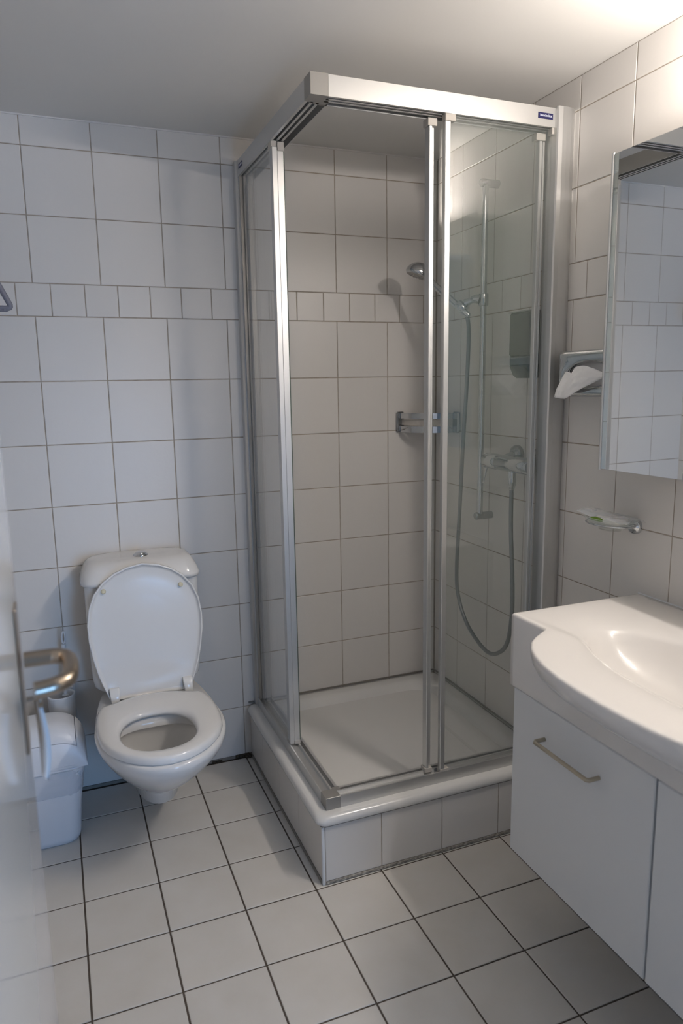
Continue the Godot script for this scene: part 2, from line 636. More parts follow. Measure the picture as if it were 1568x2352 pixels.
func shower_enclosure() -> void:
	var t := thing("shower_enclosure", "aluminium framed corner shower cabin with clear sliding glass doors, open at the corner", "shower cabin", Vector3(XO, YB, ZO))
	var tall := 0.048
	var low := 0.034
	var st := S()
	extrude(st, rail_profile(1, tall), Vector3(XO + 0.045, YT, ZO), Vector3.FORWARD, Vector3.UP, Vector3(1.352 - XO - 0.045, 0, 0))
	obj("top_rail", st, M.aluminium, t)
	st = S()
	extrude(st, rail_profile(1, tall), Vector3(XO, YT, 0.03), Vector3.RIGHT, Vector3.UP, Vector3(0, 0, ZO - 0.045 - 0.03))
	obj("top_rail", st, M.aluminium, t)
	st = S()
	extrude(st, PackedVector2Array([Vector2(0, 0), Vector2(0.045, 0), Vector2(0.0615, 0.045), Vector2(0.0615, 0.0615), Vector2(0.045, 0.0615), Vector2(0, 0.045)]), Vector3(XO - 0.0005, YT, ZO + 0.0005), Vector3.RIGHT, Vector3.FORWARD, Vector3(0, tall + 0.001, 0))
	obj("corner_cap", st, M.aluminium_cap, t)
	# bottom rails
	st = S()
	extrude(st, low_profile(low), Vector3(XO + 0.042, YB, ZO), Vector3.FORWARD, Vector3.UP, Vector3(1.352 - XO - 0.042, 0, 0))
	obj("bottom_rail", st, M.aluminium, t)
	st = S()
	extrude(st, low_profile(low), Vector3(XO, YB, 0.03), Vector3.RIGHT, Vector3.UP, Vector3(0, 0, ZO - 0.042 - 0.03))
	obj("bottom_rail", st, M.aluminium, t)
	st = S()
	box(st, Vector3(XO - 0.001, YB, ZO - 0.042), Vector3(XO + 0.043, YB + low + 0.002, ZO + 0.001), 0.001)
	obj("corner_cap", st, M.aluminium_cap, t)
	st = S()
	box(st, Vector3(XO + 0.034, YB + 0.004, ZO - 0.059), Vector3(XO + 0.06, YB + low - 0.003, ZO - 0.034), 0.003)
	obj("corner_cap", st, M.aluminium_cap, t)
	# wall profiles
	st = S()
	extrude(st, PackedVector2Array([Vector2(0, 0.004), Vector2(0.003, 0), Vector2(0.016, -0.001), Vector2(0.03, 0), Vector2(0.046, 0.002), Vector2(0.052, 0.004), Vector2(0.058, 0.007), Vector2(0.062, 0.012), Vector2(0.066, 0.014), Vector2(0.066, 0.05), Vector2(0, 0.05)]), Vector3(1.338, YB + 0.001, 0.772), Vector3.RIGHT, Vector3.FORWARD, Vector3(0, YT + 0.05 - YB, 0))
	obj("wall_profile", st, M.aluminium, t)
	st = S()
	extrude(st, PackedVector2Array([Vector2(0, 0), Vector2(0, 0.03), Vector2(0.006, 0.036), Vector2(0.006, 0.045), Vector2(0.05, 0.045), Vector2(0.05, 0)]), Vector3(0.640, YB + 0.001, 0.0), Vector3.RIGHT, Vector3.BACK, Vector3(0, YT + 0.05 - YB, 0))
	obj("wall_profile", st, M.aluminium, t)
	st = S()
	box(st, Vector3(0.648, YB + low, 0.045), Vector3(0.656, YT, 0.052))
	obj("seal_strip", st, M.aluminium_cap, t)
	st = S()
	box(st, Vector3(0.660, YB + low, 0.045), Vector3(0.668, YT, 0.058))
	obj("seal_strip", st, M.aluminium_cap, t)
	st = S()
	box(st, Vector3(0.674, YB + low, 0.045), Vector3(0.684, YT, 0.064))
	obj("seal_strip", st, M.aluminium_cap, t)
	# fixed panels and sliding doors, first the front pair
	var y0 := YB + low - 0.006
	var y1 := YT + 0.004
	var f := Node3D.new()
	f.name = "fixed_panel"
	t.add_child(f)
	glass("glass_pane", Vector3(1.014, y0, 0.7465), Vector3(1.352, y1, 0.7505), f)
	st = S()
	box(st, Vector3(1.006, y0 + 0.004, 0.7405), Vector3(1.022, y1 - 0.02, 0.7555), 0.0015)
	obj("stile", st, M.aluminium, f)
	st = S()
	box(st, Vector3(1.345, y0 + 0.004, 0.7405), Vector3(1.372, y1 - 0.02, 0.7555), 0.0015)
	obj("stile", st, M.aluminium, f)
	st = S()
	box(st, Vector3(1.006, y1 - 0.02, 0.738), Vector3(1.036, y1 - 0.002, 0.757), 0.001)
	obj("end_block", st, M.gray_plastic, f)
	st = S()
	box(st, Vector3(1.332, y1 - 0.02, 0.738), Vector3(1.352, y1 - 0.002, 0.757), 0.001)
	obj("end_block", st, M.gray_plastic, f)
	st = S()
	box(st, Vector3(1.006, y0, 0.738), Vector3(1.036, y0 + 0.012, 0.757), 0.001)
	obj("end_block", st, M.gray_plastic, f)
	var d := Node3D.new()
	d.name = "sliding_door"
	t.add_child(d)
	glass("glass_pane", Vector3(0.976, y0 + 0.008, 0.7195), Vector3(1.325, y1, 0.7235), d)
	st = S()
	box(st, Vector3(0.970, y0 + 0.012, 0.713), Vector3(0.979, y1 - 0.03, 0.738), 0.0015)
	obj("stile", st, M.aluminium, d)
	st = S()
	box(st, Vector3(0.979, y0 + 0.012, 0.717), Vector3(0.990, y1 - 0.03, 0.726), 0.001)
	obj("stile", st, M.aluminium, d)
	st = S()
	box(st, Vector3(1.312, y0 + 0.012, 0.715), Vector3(1.322, y1 - 0.03, 0.731), 0.0015)
	obj("stile", st, M.aluminium, d)
	st = S()
	box(st, Vector3(1.326, y0 + 0.012, 0.712), Vector3(1.333, y1 - 0.03, 0.727), 0.0015)
	obj("stile", st, M.aluminium, d)
	st = S()
	box(st, Vector3(0.966, y1 - 0.03, 0.711), Vector3(0.992, y1 - 0.012, 0.739), 0.001)
	obj("roller_block", st, M.gray_plastic, d)
	st = S()
	box(st, Vector3(1.300, y1 - 0.03, 0.711), Vector3(1.330, y1 - 0.012, 0.733), 0.001)
	obj("roller_block", st, M.gray_plastic, d)
	st = S()
	box(st, Vector3(0.966, y0, 0.711), Vector3(0.990, y0 + 0.014, 0.739), 0.001)
	obj("roller_block", st, M.gray_plastic, d)
	# the left pair
	f = Node3D.new()
	f.name = "fixed_panel_001"
	t.add_child(f)
	glass("glass_pane", Vector3(0.6545, y0, 0.03), Vector3(0.6585, y1, 0.407), f)
	st = S()
	box(st, Vector3(0.6495, y0 + 0.004, 0.395), Vector3(0.6638, y1 - 0.02, 0.421), 0.0006)
	obj("stile", st, M.aluminium, f)
	st = S()
	box(st, Vector3(0.648, y1 - 0.02, 0.385), Vector3(0.665, y1 - 0.002, 0.416), 0.001)
	obj("end_block", st, M.gray_plastic, f)
	st = S()
	box(st, Vector3(0.648, y0, 0.392), Vector3(0.665, y0 + 0.012, 0.416), 0.001)
	obj("end_block", st, M.gray_plastic, f)
	d = Node3D.new()
	d.name = "sliding_door_001"
	t.add_child(d)
	glass("glass_pane", Vector3(0.6695, y0 + 0.008, 0.07), Vector3(0.6735, y1, 0.414), d)
	st = S()
	box(st, Vector3(0.6641, y0 + 0.012, 0.400), Vector3(0.682, y1 - 0.03, 0.4212), 0.0006)
	obj("stile", st, M.aluminium, d)
	st = S()
	box(st, Vector3(0.668, y0 + 0.012, 0.064), Vector3(0.686, y1 - 0.03, 0.074), 0.0015)
	obj("stile", st, M.aluminium_cap, d)
	st = S()
	box(st, Vector3(0.682, y0 + 0.012, 0.404), Vector3(0.685, y1 - 0.03, 0.420))
	obj("seal_strip", st, M.glass_edge, d)
	st = S()
	box(st, Vector3(0.665, y1 - 0.03, 0.398), Vector3(0.684, y1 - 0.006, 0.422), 0.001)
	obj("roller_block", st, M.gray_plastic, d)
	st = S()
	box(st, Vector3(0.665, y0, 0.404), Vector3(0.684, y0 + 0.014, 0.422), 0.001)
	obj("roller_block", st, M.gray_plastic, d)
	# maker's label on both top rails
	var sign_ := put("maker_label", BoxMesh.new(), M.logo_blue, t)
	sign_.mesh.size = Vector3(0.047, 0.0145, 0.0012)
	sign_.position = Vector3(1.3065, 2.0725, ZO + 0.0004) - t.position
	var letters := TextMesh.new()
	letters.text = "Duscholux"
	letters.font = font()
	letters.font_size = 32
	letters.pixel_size = 0.00024
	letters.depth = 0.0006
	var lt := put("lettering", letters, M.logo_white, sign_)
	lt.transform = Transform3D(Basis(Vector3(1, 0, 0), Vector3(-0.12, 1, 0), Vector3(0, 0, 1)), Vector3(0.001, 0.0005, 0.0008))
	sign_ = put("maker_label", BoxMesh.new(), M.logo_blue, t)
	sign_.mesh.size = Vector3(0.0012, 0.0145, 0.047)
	sign_.position = Vector3(XO - 0.0004, 2.0725, 0.085) - t.position
	lt = put("lettering", letters, M.logo_white, sign_)
	lt.transform = Transform3D(Basis(Vector3(0, 0, 1), Vector3(0, 1, -0.12), Vector3(-1, 0, 0)), Vector3(-0.0008, 0.0005, 0.001))


func font() -> SystemFont:
	var f := SystemFont.new()
	f.font_names = PackedStringArray(["Droid Sans"])
	f.font_weight = 700
	return f


func shower_fittings() -> void:
	# riser bar
	var t := thing("shower_rail", "vertical chrome shower rail with two cylindrical wall brackets on the right shower wall", "shower rail", Vector3(XR, 0.93, 0.395))
	var bx := 1.357
	var bz := 0.397
	var st := S()
	tube(st, [Vector3(bx, 0.925, bz), Vector3(bx, 2.0, bz)], 0.0105, 20)
	obj("bar", st, M.chrome, t)
	for y in [0.927, 1.998]:
		st = S()
		lathe(st, Vector3(XR, y, bz), Vector3.LEFT, [Vector2(0.0125, 0), Vector2(0.0125, 0.062), Vector2(0.011, 0.0645), Vector2(0.007, 0.0655)], 22)
		obj("wall_bracket", st, M.satin_chrome, t)
	# sliding holder
	st = S()
	lathe(st, Vector3(bx, 1.622, bz), Vector3.UP, [Vector2(0.012, 0), Vector2(0.0155, 0.001), Vector2(0.0165, 0.003), Vector2(0.0165, 0.036), Vector2(0.0155, 0.038), Vector2(0.012, 0.039)], 22)
	obj("slider", st, M.chrome, t)
	st = S()
	tube(st, [Vector3(bx - 0.012, 1.642, bz - 0.004), Vector3(1.337, 1.645, 0.386), Vector3(1.328, 1.643, 0.374)], [0.015, 0.0145, 0.011], 18)
	tube(st, [Vector3(1.330, 1.642, 0.376), Vector3(1.314, 1.634, 0.356)], [0.009, 0.013], 18)
	lathe(st, Vector3(1.309, 1.618, 0.350), Vector3(-0.42, 0.62, -0.66), [Vector2(0.0125, -0.012), Vector2(0.0155, -0.011), Vector2(0.0165, 0.008), Vector2(0.0165, 0.022), Vector2(0.0145, 0.024)], 18)
	obj("handset_holder", st, M.chrome, t)
	# handset
	var head := Vector3(1.222, 1.752, 0.207)
	var foot := Vector3(1.311, 1.606, 0.356)
	t = thing("hand_shower", "chrome hand shower with round head resting in the rail holder", "hand shower", foot)
	var axis := (head - foot).normalized()
	st = S()
	tube(st, spline([foot, foot + axis * 0.05, foot + axis * 0.12, foot + axis * 0.165 + Vector3(0, 0.004, 0), head + Vector3(0.012, 0.012, 0.012)], 6), [0.0095, 0.0098, 0.0101, 0.0104, 0.0107, 0.011, 0.0112, 0.0114, 0.0117, 0.012, 0.012, 0.012, 0.0118, 0.0115, 0.011, 0.0108, 0.0106, 0.0105, 0.0107, 0.011, 0.0115, 0.0125, 0.0135, 0.014, 0.014], 18)
	obj("handle", st, M.chrome, t)
	st = S()
	var face := Vector3(-0.30, -0.93, -0.12).normalized()
	lathe(st, head + face * 0.012, -face, [Vector2(0.040, -0.004), Vector2(0.044, 0.0), Vector2(0.045, 0.004), Vector2(0.043, 0.013), Vector2(0.038, 0.023), Vector2(0.029, 0.032), Vector2(0.018, 0.038), Vector2(0.007, 0.040)], 36)
	obj("head", st, M.chrome, t)
	st = S()
	var fb := frame_of(-face)
	lathe(st, head + face * 0.012, -face, [Vector2(0.038, -0.0055), Vector2(0.041, -0.003)], 30)
	for r in [[0.009, 5], [0.019, 10], [0.029, 16]]:
		for k in r[1]:
			var a: float = TAU * k / r[1]
			lathe(st, head + face * 0.017 + (fb.x * cos(a) + fb.z * sin(a)) * r[0], face, [Vector2(0.0022, 0), Vector2(0.0014, 0.0032)], 8)
	obj("spray_plate", st, M.gray_plastic, t)
	# hose
	var path := spline([foot, Vector3(1.322, 1.575, 0.362), Vector3(1.331, 1.50, 0.352), Vector3(1.337, 1.35, 0.333), Vector3(1.34, 1.18, 0.312), Vector3(1.34, 0.95, 0.296), Vector3(1.34, 0.70, 0.279), Vector3(1.34, 0.60, 0.300), Vector3(1.339, 0.525, 0.362), Vector3(1.337, 0.478, 0.46), Vector3(1.337, 0.478, 0.53), Vector3(1.337, 0.53, 0.598), Vector3(1.337, 0.63, 0.625), Vector3(1.337, 0.75, 0.625), Vector3(1.338, 0.92, 0.608), Vector3(1.34, 1.06, 0.603)], 7)
	t = thing("shower_hose", "long gray metal shower hose hanging in a loop from mixer to hand shower", "hose", Vector3(1.34, 0.478, 0.5))
	st = S()
	tube(st, path, 0.0068, 14)
	obj("hose_tube", st, M.hose_steel, t)
	st = S()
	lathe(st, foot - axis * 0.022, axis, [Vector2(0.008, 0), Vector2(0.0095, 0.003), Vector2(0.0115, 0.024)], 16)
	obj("hose_nut", st, M.chrome, t)
	st = S()
	lathe(st, Vector3(1.34, 1.045, 0.603), Vector3.UP, [Vector2(0.008, 0), Vector2(0.0105, 0.004), Vector2(0.011, 0.012), Vector2(0.0135, 0.014), Vector2(0.0135, 0.036), Vector2(0.0125, 0.038), Vector2(0.0125, 0.06)], 18)
	obj("hose_nut", st, M.chrome, t)
	# mixer
	t = thing("shower_mixer", "chrome single lever shower mixer on the right shower wall", "mixer tap", Vector3(XR, 1.125, 0.57))
	st = S()
	lathe(st, Vector3(1.34, 1.125, 0.535), Vector3.BACK, [Vector2(0.022, 0), Vector2(0.0255, 0.001), Vector2(0.0255, 0.166), Vector2(0.024, 0.168)], 32)
	tube(st, [Vector3(1.352, 1.135, 0.545), Vector3(XR - 0.02, 1.145, 0.545)], 0.014, 18)
	tube(st, [Vector3(1.352, 1.135, 0.66), Vector3(XR - 0.02, 1.145, 0.66)], 0.014, 18)
	lathe(st, Vector3(1.34, 1.108, 0.603), Vector3.DOWN, [Vector2(0.012, 0), Vector2(0.012, 0.02)], 18)
	obj("body", st, M.chrome, t)
	st = S()
	lathe(st, Vector3(1.34, 1.125, 0.462), Vector3.BACK, [Vector2(0.0235, 0), Vector2(0.0255, 0.002), Vector2(0.0255, 0.070), Vector2(0.0245, 0.0715)], 32)
	obj("lever_cap", st, M.chrome, t)
	st = S()
	tube(st, [Vector3(1.338, 1.108, 0.468), Vector3(1.336, 1.085, 0.462), Vector3(1.335, 1.05, 0.450)], [0.0035, 0.0032, 0.0027], 10)
	obj("lever", st, M.chrome, t)
	for z in [0.545, 0.66]:
		st = S()
		lathe(st, Vector3(XR, 1.147, z), Vector3.LEFT, [Vector2(0.030, 0), Vector2(0.030, 0.012), Vector2(0.028, 0.016), Vector2(0.016, 0.024)], 28)
		obj("escutcheon", st, M.satin_chrome, t)
	# corner basket
	t = thing("corner_basket", "small curved chrome soap basket in the shower corner", "shower basket", Vector3(XR, 1.196, 0))
	var bands := [[1.247, 1.268], [1.196, 1.219], [1.222, 1.244]]
	for b in 3:
		st = S()
		var outer := PackedVector3Array()
		var rings := []
		for k in 17:
			var a := PI / 2 * k / 16.0
			var r := 0.155 if b < 2 else 0.147
			var c := Vector3(XR - 0.006, 0, 0.006)
			var d := Vector3(-cos(a) * pow(maxf(cos(a), 0.0), 0.15), 0, sin(a) * pow(maxf(sin(a), 0.0), 0.15))
			var p := c + d * r
			var q := c + d * (r - 0.004)
			rings.append(PackedVector3Array([Vector3(p.x, bands[b][0], p.z), Vector3(p.x, bands[b][1], p.z), Vector3(q.x, bands[b][1], q.z), Vector3(q.x, bands[b][0], q.z)]))
		loft(st, rings, 3, true, 0)
		obj("band" if b < 2 else "front_panel", st, M.chrome if b < 2 else M.gray_plastic, t)
	for k in 2:
		st = S()
		if k == 0:
			box(st, Vector3(1.233, 1.196, 0.0005), Vector3(1.263, 1.272, 0.014), 0.004)
		else:
			box(st, Vector3(XR - 0.014, 1.196, 0.15), Vector3(XR - 0.0005, 1.272, 0.19), 0.004)
		obj("end_plate", st, M.satin_chrome, t)
	st = S()
	for k in 6:
		var x := XR - 0.02 - k * 0.024
		var zz := sqrt(maxf(0.148 * 0.148 - pow(XR - 0.006 - x, 2), 0.0))
		tube(st, [Vector3(x, 1.2, 0.004), Vector3(x, 1.2, zz)], 0.0018, 8)
	obj("bottom_grid", st, M.chrome, t)
	# dispenser
	t = thing("soap_dispenser", "black wall soap dispenser hanging inside the shower on the right wall", "dispenser", Vector3(XR, 1.39, 0.65))
	st = S()
	box(st, Vector3(1.324, 1.452, 0.59), Vector3(XR - 0.0005, 1.58, 0.70), 0.006)
	obj("cover", st, M.black_gloss, t)
	st = S()
	box(st, Vector3(1.327, 1.425, 0.592), Vector3(XR - 0.0005, 1.4515, 0.698), 0.003)
	obj("window_strip", st, M.dark_blue_plastic, t)
	st = S()
	loft(st, [rrect(1.366, 0.645, 0.06, 0.08, 0.02, 1.388), rrect(1.365, 0.645, 0.072, 0.1, 0.02, 1.398), rrect(1.364, 0.645, 0.0785, 0.105, 0.008, 1.4245)], 3)
	obj("push_plate", st, M.black_gloss, t)
	st = S()
	box(st, Vector3(1.322, 1.579, 0.589), Vector3(XR - 0.0005, 1.582, 0.701), 0.001)
	obj("rim", st, M.satin_chrome, t)


# ------------------------------------------------------------------ toilet

# Half width of the seat outline against z.
func seat_half(z: float) -> float:
	var zs := [0.232, 0.24, 0.262, 0.30, 0.36, 0.44, 0.52, 0.577, 0.624, 0.655, 0.673, 0.680]
	var hs := [0.118, 0.128, 0.147, 0.164, 0.175, 0.1785, 0.170, 0.149, 0.115, 0.078, 0.043, 0.0]
	for k in zs.size() - 1:
		if z <= zs[k + 1]:
			var t: float = clampf((z - zs[k]) / (zs[k + 1] - zs[k]), 0, 1)
			return lerpf(hs[k], hs[k + 1], t)
	return 0.0


# A rounded outline: half ellipse in front of ZC, blend to a straight back. Counter-clockwise from above.
func egg(cx: float, zback: float, zc: float, zfront: float, w: float, wback: float, y: float, n := 40) -> PackedVector3Array:
	var out := PackedVector3Array()
	for k in n:
		var a := TAU * k / n
		var c := cos(a)
		var s := sin(a)
		var p: Vector3
		if s <= 0.0:   # front half (towards +z)
			p = Vector3(cx + w * c, y, zc - (zfront - zc) * s)
		else:          # back half: superellipse
			var e := 2.0 / 3.2
			var sx := signf(c) * pow(absf(c), e)
			var sz := pow(s, e)
			p = Vector3(cx + sx * lerpf(w, wback, sz), y, zc - (zc - zback) * sz)
		out.append(p)
	return out


func toilet() -> void:
	var cx := 0.25
	var t := thing("toilet", "white wall hung toilet with open lid and low cistern on the back wall", "toilet", Vector3(cx, 0.09, 0.0))
	# bowl: outside from the underside up, over the rim, then inside
	var outer := []
	for p in [[0.085, 0.33, 0.062, 0.085, 0.19], [0.090, 0.342, 0.071, 0.088, 0.19], [0.135, 0.362, 0.078, 0.092, 0.20], [0.142, 0.372, 0.082, 0.094, 0.21], [0.165, 0.415, 0.094, 0.098, 0.23], [0.20, 0.47, 0.112, 0.105, 0.26], [0.25, 0.545, 0.137, 0.118, 0.31], [0.30, 0.61, 0.160, 0.132, 0.36], [0.345, 0.66, 0.178, 0.145, 0.40], [0.375, 0.685, 0.186, 0.152, 0.42], [0.39, 0.688, 0.187, 0.155, 0.42], [0.397, 0.683, 0.183, 0.152, 0.42]]:
		outer.append(egg(cx, 0.002, p[4], p[1], p[2], p[3], p[0], 48))
	var inner := []
	for p in [[0.398, 0.66, 0.150, 0.36], [0.394, 0.645, 0.138, 0.37], [0.365, 0.643, 0.136, 0.372]]:
		inner.append(egg(cx - 0.012, p[3], 0.50, p[1], p[2], p[2] * 0.85, p[0], 48))
	var st := S()
	loft(st, outer + inner, 1)
	obj("bowl", st, M.porcelain, t)
	st = S()
	var well := []
	for p in [[0.366, 0.643, 0.136, 0.372, 0.85], [0.362, 0.647, 0.141, 0.366, 0.85], [0.34, 0.632, 0.138, 0.36, 0.85], [0.30, 0.575, 0.118, 0.355, 0.85], [0.25, 0.50, 0.09, 0.35, 0.85], [0.21, 0.45, 0.06, 0.345, 0.85], [0.19, 0.43, 0.045, 0.345, 0.85]]:
		well.append(egg(cx - 0.012, p[3], (p[1] + p[3]) / 2, p[1], p[2], p[2] * p[4], p[0], 40))
	loft(st, well, 2)
	obj("bowl_inside", st, M.porcelain, t)
	# seat ring
	var n := 56
	var ring := func(s: float, y: float) -> PackedVector3Array:
		var out := PackedVector3Array()
		for k in n:
			var a := TAU * k / n
			var c := cos(a)
			var d := sin(a)
			var hole := Vector3(cx - 0.016 + 0.104 * signf(c) * pow(absf(c), 0.82), y, 0.502 - 0.125 * signf(d) * pow(absf(d), 0.9))
			# outer edge along the same direction from the middle of the seat
			var zz := 0.46 - 0.220 * signf(d) * pow(absf(d), 0.8)
			if d > 0.0:
				zz = 0.46 - 0.227 * pow(d, 0.62)
			var edge := Vector3(cx - 0.004 + signf(c) * seat_half(zz) * (1.0 if absf(c) > 1e-4 else 0.0), y, zz)
			if d > 0.75:
				edge.x = cx - 0.004 + seat_half(0.234) * c / 0.6614 * 1.0
			out.append(hole.lerp(edge, s))
		return out
	var rings := []
	for p in [[0.0, 0.4015], [0.0, 0.410], [0.05, 0.418], [0.16, 0.4225], [0.5, 0.4235], [0.82, 0.4225], [0.93, 0.419], [0.985, 0.412], [1.0, 0.404], [0.985, 0.4], [0.5, 0.3995], [0.0, 0.4015]]:
		rings.append(ring.call(p[0], p[1]))
	st = S()
	loft(st, rings, 0)
	obj("seat", st, M.seat_plastic, t)
	# lid, standing open against the cistern and leaning back a little
	var lid := Transform3D(Basis(Vector3.RIGHT, -0.065), Vector3(cx - 0.001, 0.407, 0.226))
	var outline := func(s: float, depth: float) -> PackedVector3Array:
		var hs := [0.0, 0.02, 0.05, 0.09, 0.14, 0.20, 0.25, 0.30, 0.345, 0.38, 0.405, 0.421, 0.430]
		var ws := [0.126, 0.133, 0.144, 0.157, 0.168, 0.1765, 0.1775, 0.170, 0.152, 0.124, 0.089, 0.05, 0.0]
		var out := PackedVector3Array()
		for k in hs.size():
			out.append(Vector3(ws[k], hs[k], 0))
		for k in range(hs.size() - 2, -1, -1):
			out.append(Vector3(-ws[k], hs[k], 0))
		for k in out.size():
			var q: Vector3 = out[k] - Vector3(0, 0.21, 0)
			var l := q.length()
			q *= (l - s) / l
			out[k] = lid * (q + Vector3(0, 0.21, depth))
		return out
	rings = []
	for p in [[0.04, -0.017], [0.015, -0.014], [0.004, -0.008], [0.0, -0.001], [0.0005, 0.005], [0.002, 0.0068], [0.005, 0.0068], [0.0065, 0.005], [0.008, 0.001], [0.016, 0.0], [0.05, -0.0005], [0.1, -0.001]]:
		rings.append(outline.call(p[0], p[1]))
	st = S()
	loft(st, rings, 3)
	var lid_o := obj("lid", st, M.seat_plastic, t)
	for p in [Vector3(-0.121, 0.352, 0.0), Vector3(0.115, 0.347, 0.0)]:
		st = S()
		lathe(st, lid * p, lid.basis.z, [Vector2(0.0075, 0), Vector2(0.0075, 0.005), Vector2(0.006, 0.0075), Vector2(0.003, 0.008)], 18)
		obj("buffer", st, M.cream_rubber, lid_o)
	for x in [-0.111, 0.113]:
		st = S()
		var r2 := []
		for p in [[0.406, 0.250, 0.012], [0.418, 0.251, 0.0135], [0.432, 0.246, 0.015], [0.444, 0.238, 0.0155], [0.448, 0.232, 0.0145]]:
			r2.append(rrect(cx + x + (0.002 if x > 0 else -0.002), (p[1] + 0.218) / 2, p[2] * 2, p[1] - 0.218, 0.004, p[0], 3))
		loft(st, r2, 3)
		obj("hinge", st, M.seat_plastic, t)
	# cistern
	st = S()
	var body := []
	for p in [[0.345, 0.10, 0.135], [0.348, 0.13, 0.142], [0.412, 0.318, 0.15], [0.424, 0.338, 0.154], [0.45, 0.346, 0.157], [0.60, 0.352, 0.162], [0.776, 0.356, 0.168]]:
		body.append(rrect(cx + 0.001, p[2] / 2 + 0.002, p[1], p[2], 0.03, p[0], 6))
	loft(st, body, 3)
	obj("cistern", st, M.porcelain, t)
	st = S()
	var top := []
	for p in [[0.766, 0.356, 0.168], [0.767, 0.368, 0.180], [0.771, 0.373, 0.184], [0.780, 0.3725, 0.183], [0.795, 0.362, 0.176], [0.812, 0.346, 0.166], [0.824, 0.331, 0.156], [0.831, 0.313, 0.144], [0.8345, 0.285, 0.126], [0.8352, 0.22, 0.09]]:
		top.append(rrect(cx, p[2] / 2 + 0.002, p[1], p[2], 0.045, p[0], 7))
	loft(st, top, 3)
	obj("cistern_lid", st, M.porcelain, t)
	var button := Vector3(0.257, 0.8355, 0.088)
	st = S()
	lathe(st, button, Vector3.UP, [Vector2(0.0235, 0), Vector2(0.0235, 0.003), Vector2(0.021, 0.006), Vector2(0.0175, 0.0065), Vector2(0.0172, 0.004)], 30)
	var b := obj("flush_button", st, M.chrome, t)
	st = S()
	lathe(st, button, Vector3.UP, [Vector2(0.0165, 0.003), Vector2(0.0165, 0.009), Vector2(0.014, 0.011), Vector2(0.006, 0.0112)], 30)
	obj("button_top", st, M.chrome, b)


func toilet_brush() -> void:
	var c := Vector3(-0.022, 0.225, 0.062)
	var t := thing("toilet_brush_holder", "white round toilet brush holder on the back wall beside the toilet", "brush holder", c)
	var st := S()
	lathe(st, c, Vector3.UP, [Vector2(0.034, 0), Vector2(0.038, 0.003), Vector2(0.043, 0.158), Vector2(0.0435, 0.163), Vector2(0.042, 0.166), Vector2(0.0395, 0.165), Vector2(0.038, 0.160), Vector2(0.036, 0.03)], 36)
	obj("cup", st, M.white_plastic, t)
	st = S()
	box(st, Vector3(-0.056, 0.23, 0.0005), Vector3(0.022, 0.402, 0.024), 0.006)
	obj("wall_plate", st, M.white_plastic, t)
	t = thing("toilet_brush", "white toilet brush with slotted handle standing in its wall holder", "toilet brush", Vector3(-0.014, 0.26, 0.062))
	st = S()
	var p0 := Vector3(-0.014, 0.27, 0.062)
	var p1 := Vector3(0.001, 0.602, 0.05)
	tube(st, [p0, p0.lerp(p1, 0.3), p0.lerp(p1, 0.385)], [0.005, 0.005, 0.006], 12)
	lathe(st, p0.lerp(p1, 0.33), p1 - p0, [Vector2(0.007, 0), Vector2(0.0105, 0.002), Vector2(0.0105, 0.004), Vector2(0.007, 0.006)], 18)
	tube(st, [p0.lerp(p1, 0.385), p0.lerp(p1, 0.43), p0.lerp(p1, 0.8), p0.lerp(p1, 0.86)], [0.0045, 0.0065, 0.0072, 0.0072], 12)
	var side := Vector3.RIGHT * 0.0052
	var loop := []
	for k in 21:
		var a := TAU * k / 20.0
		loop.append(p0.lerp(p1, 0.925) + side * cos(a) + (p1 - p0).normalized() * 0.0195 * sin(a))
	tube(st, loop, 0.0027, 8, 0)
	obj("handle", st, M.white_plastic, t)
	st = S()
	lathe(st, p0, Vector3.DOWN, [Vector2(0.008, -0.03), Vector2(0.028, -0.02), Vector2(0.031, 0.01), Vector2(0.024, 0.03)], 20)
	obj("bristles", st, M.white_plastic, t)


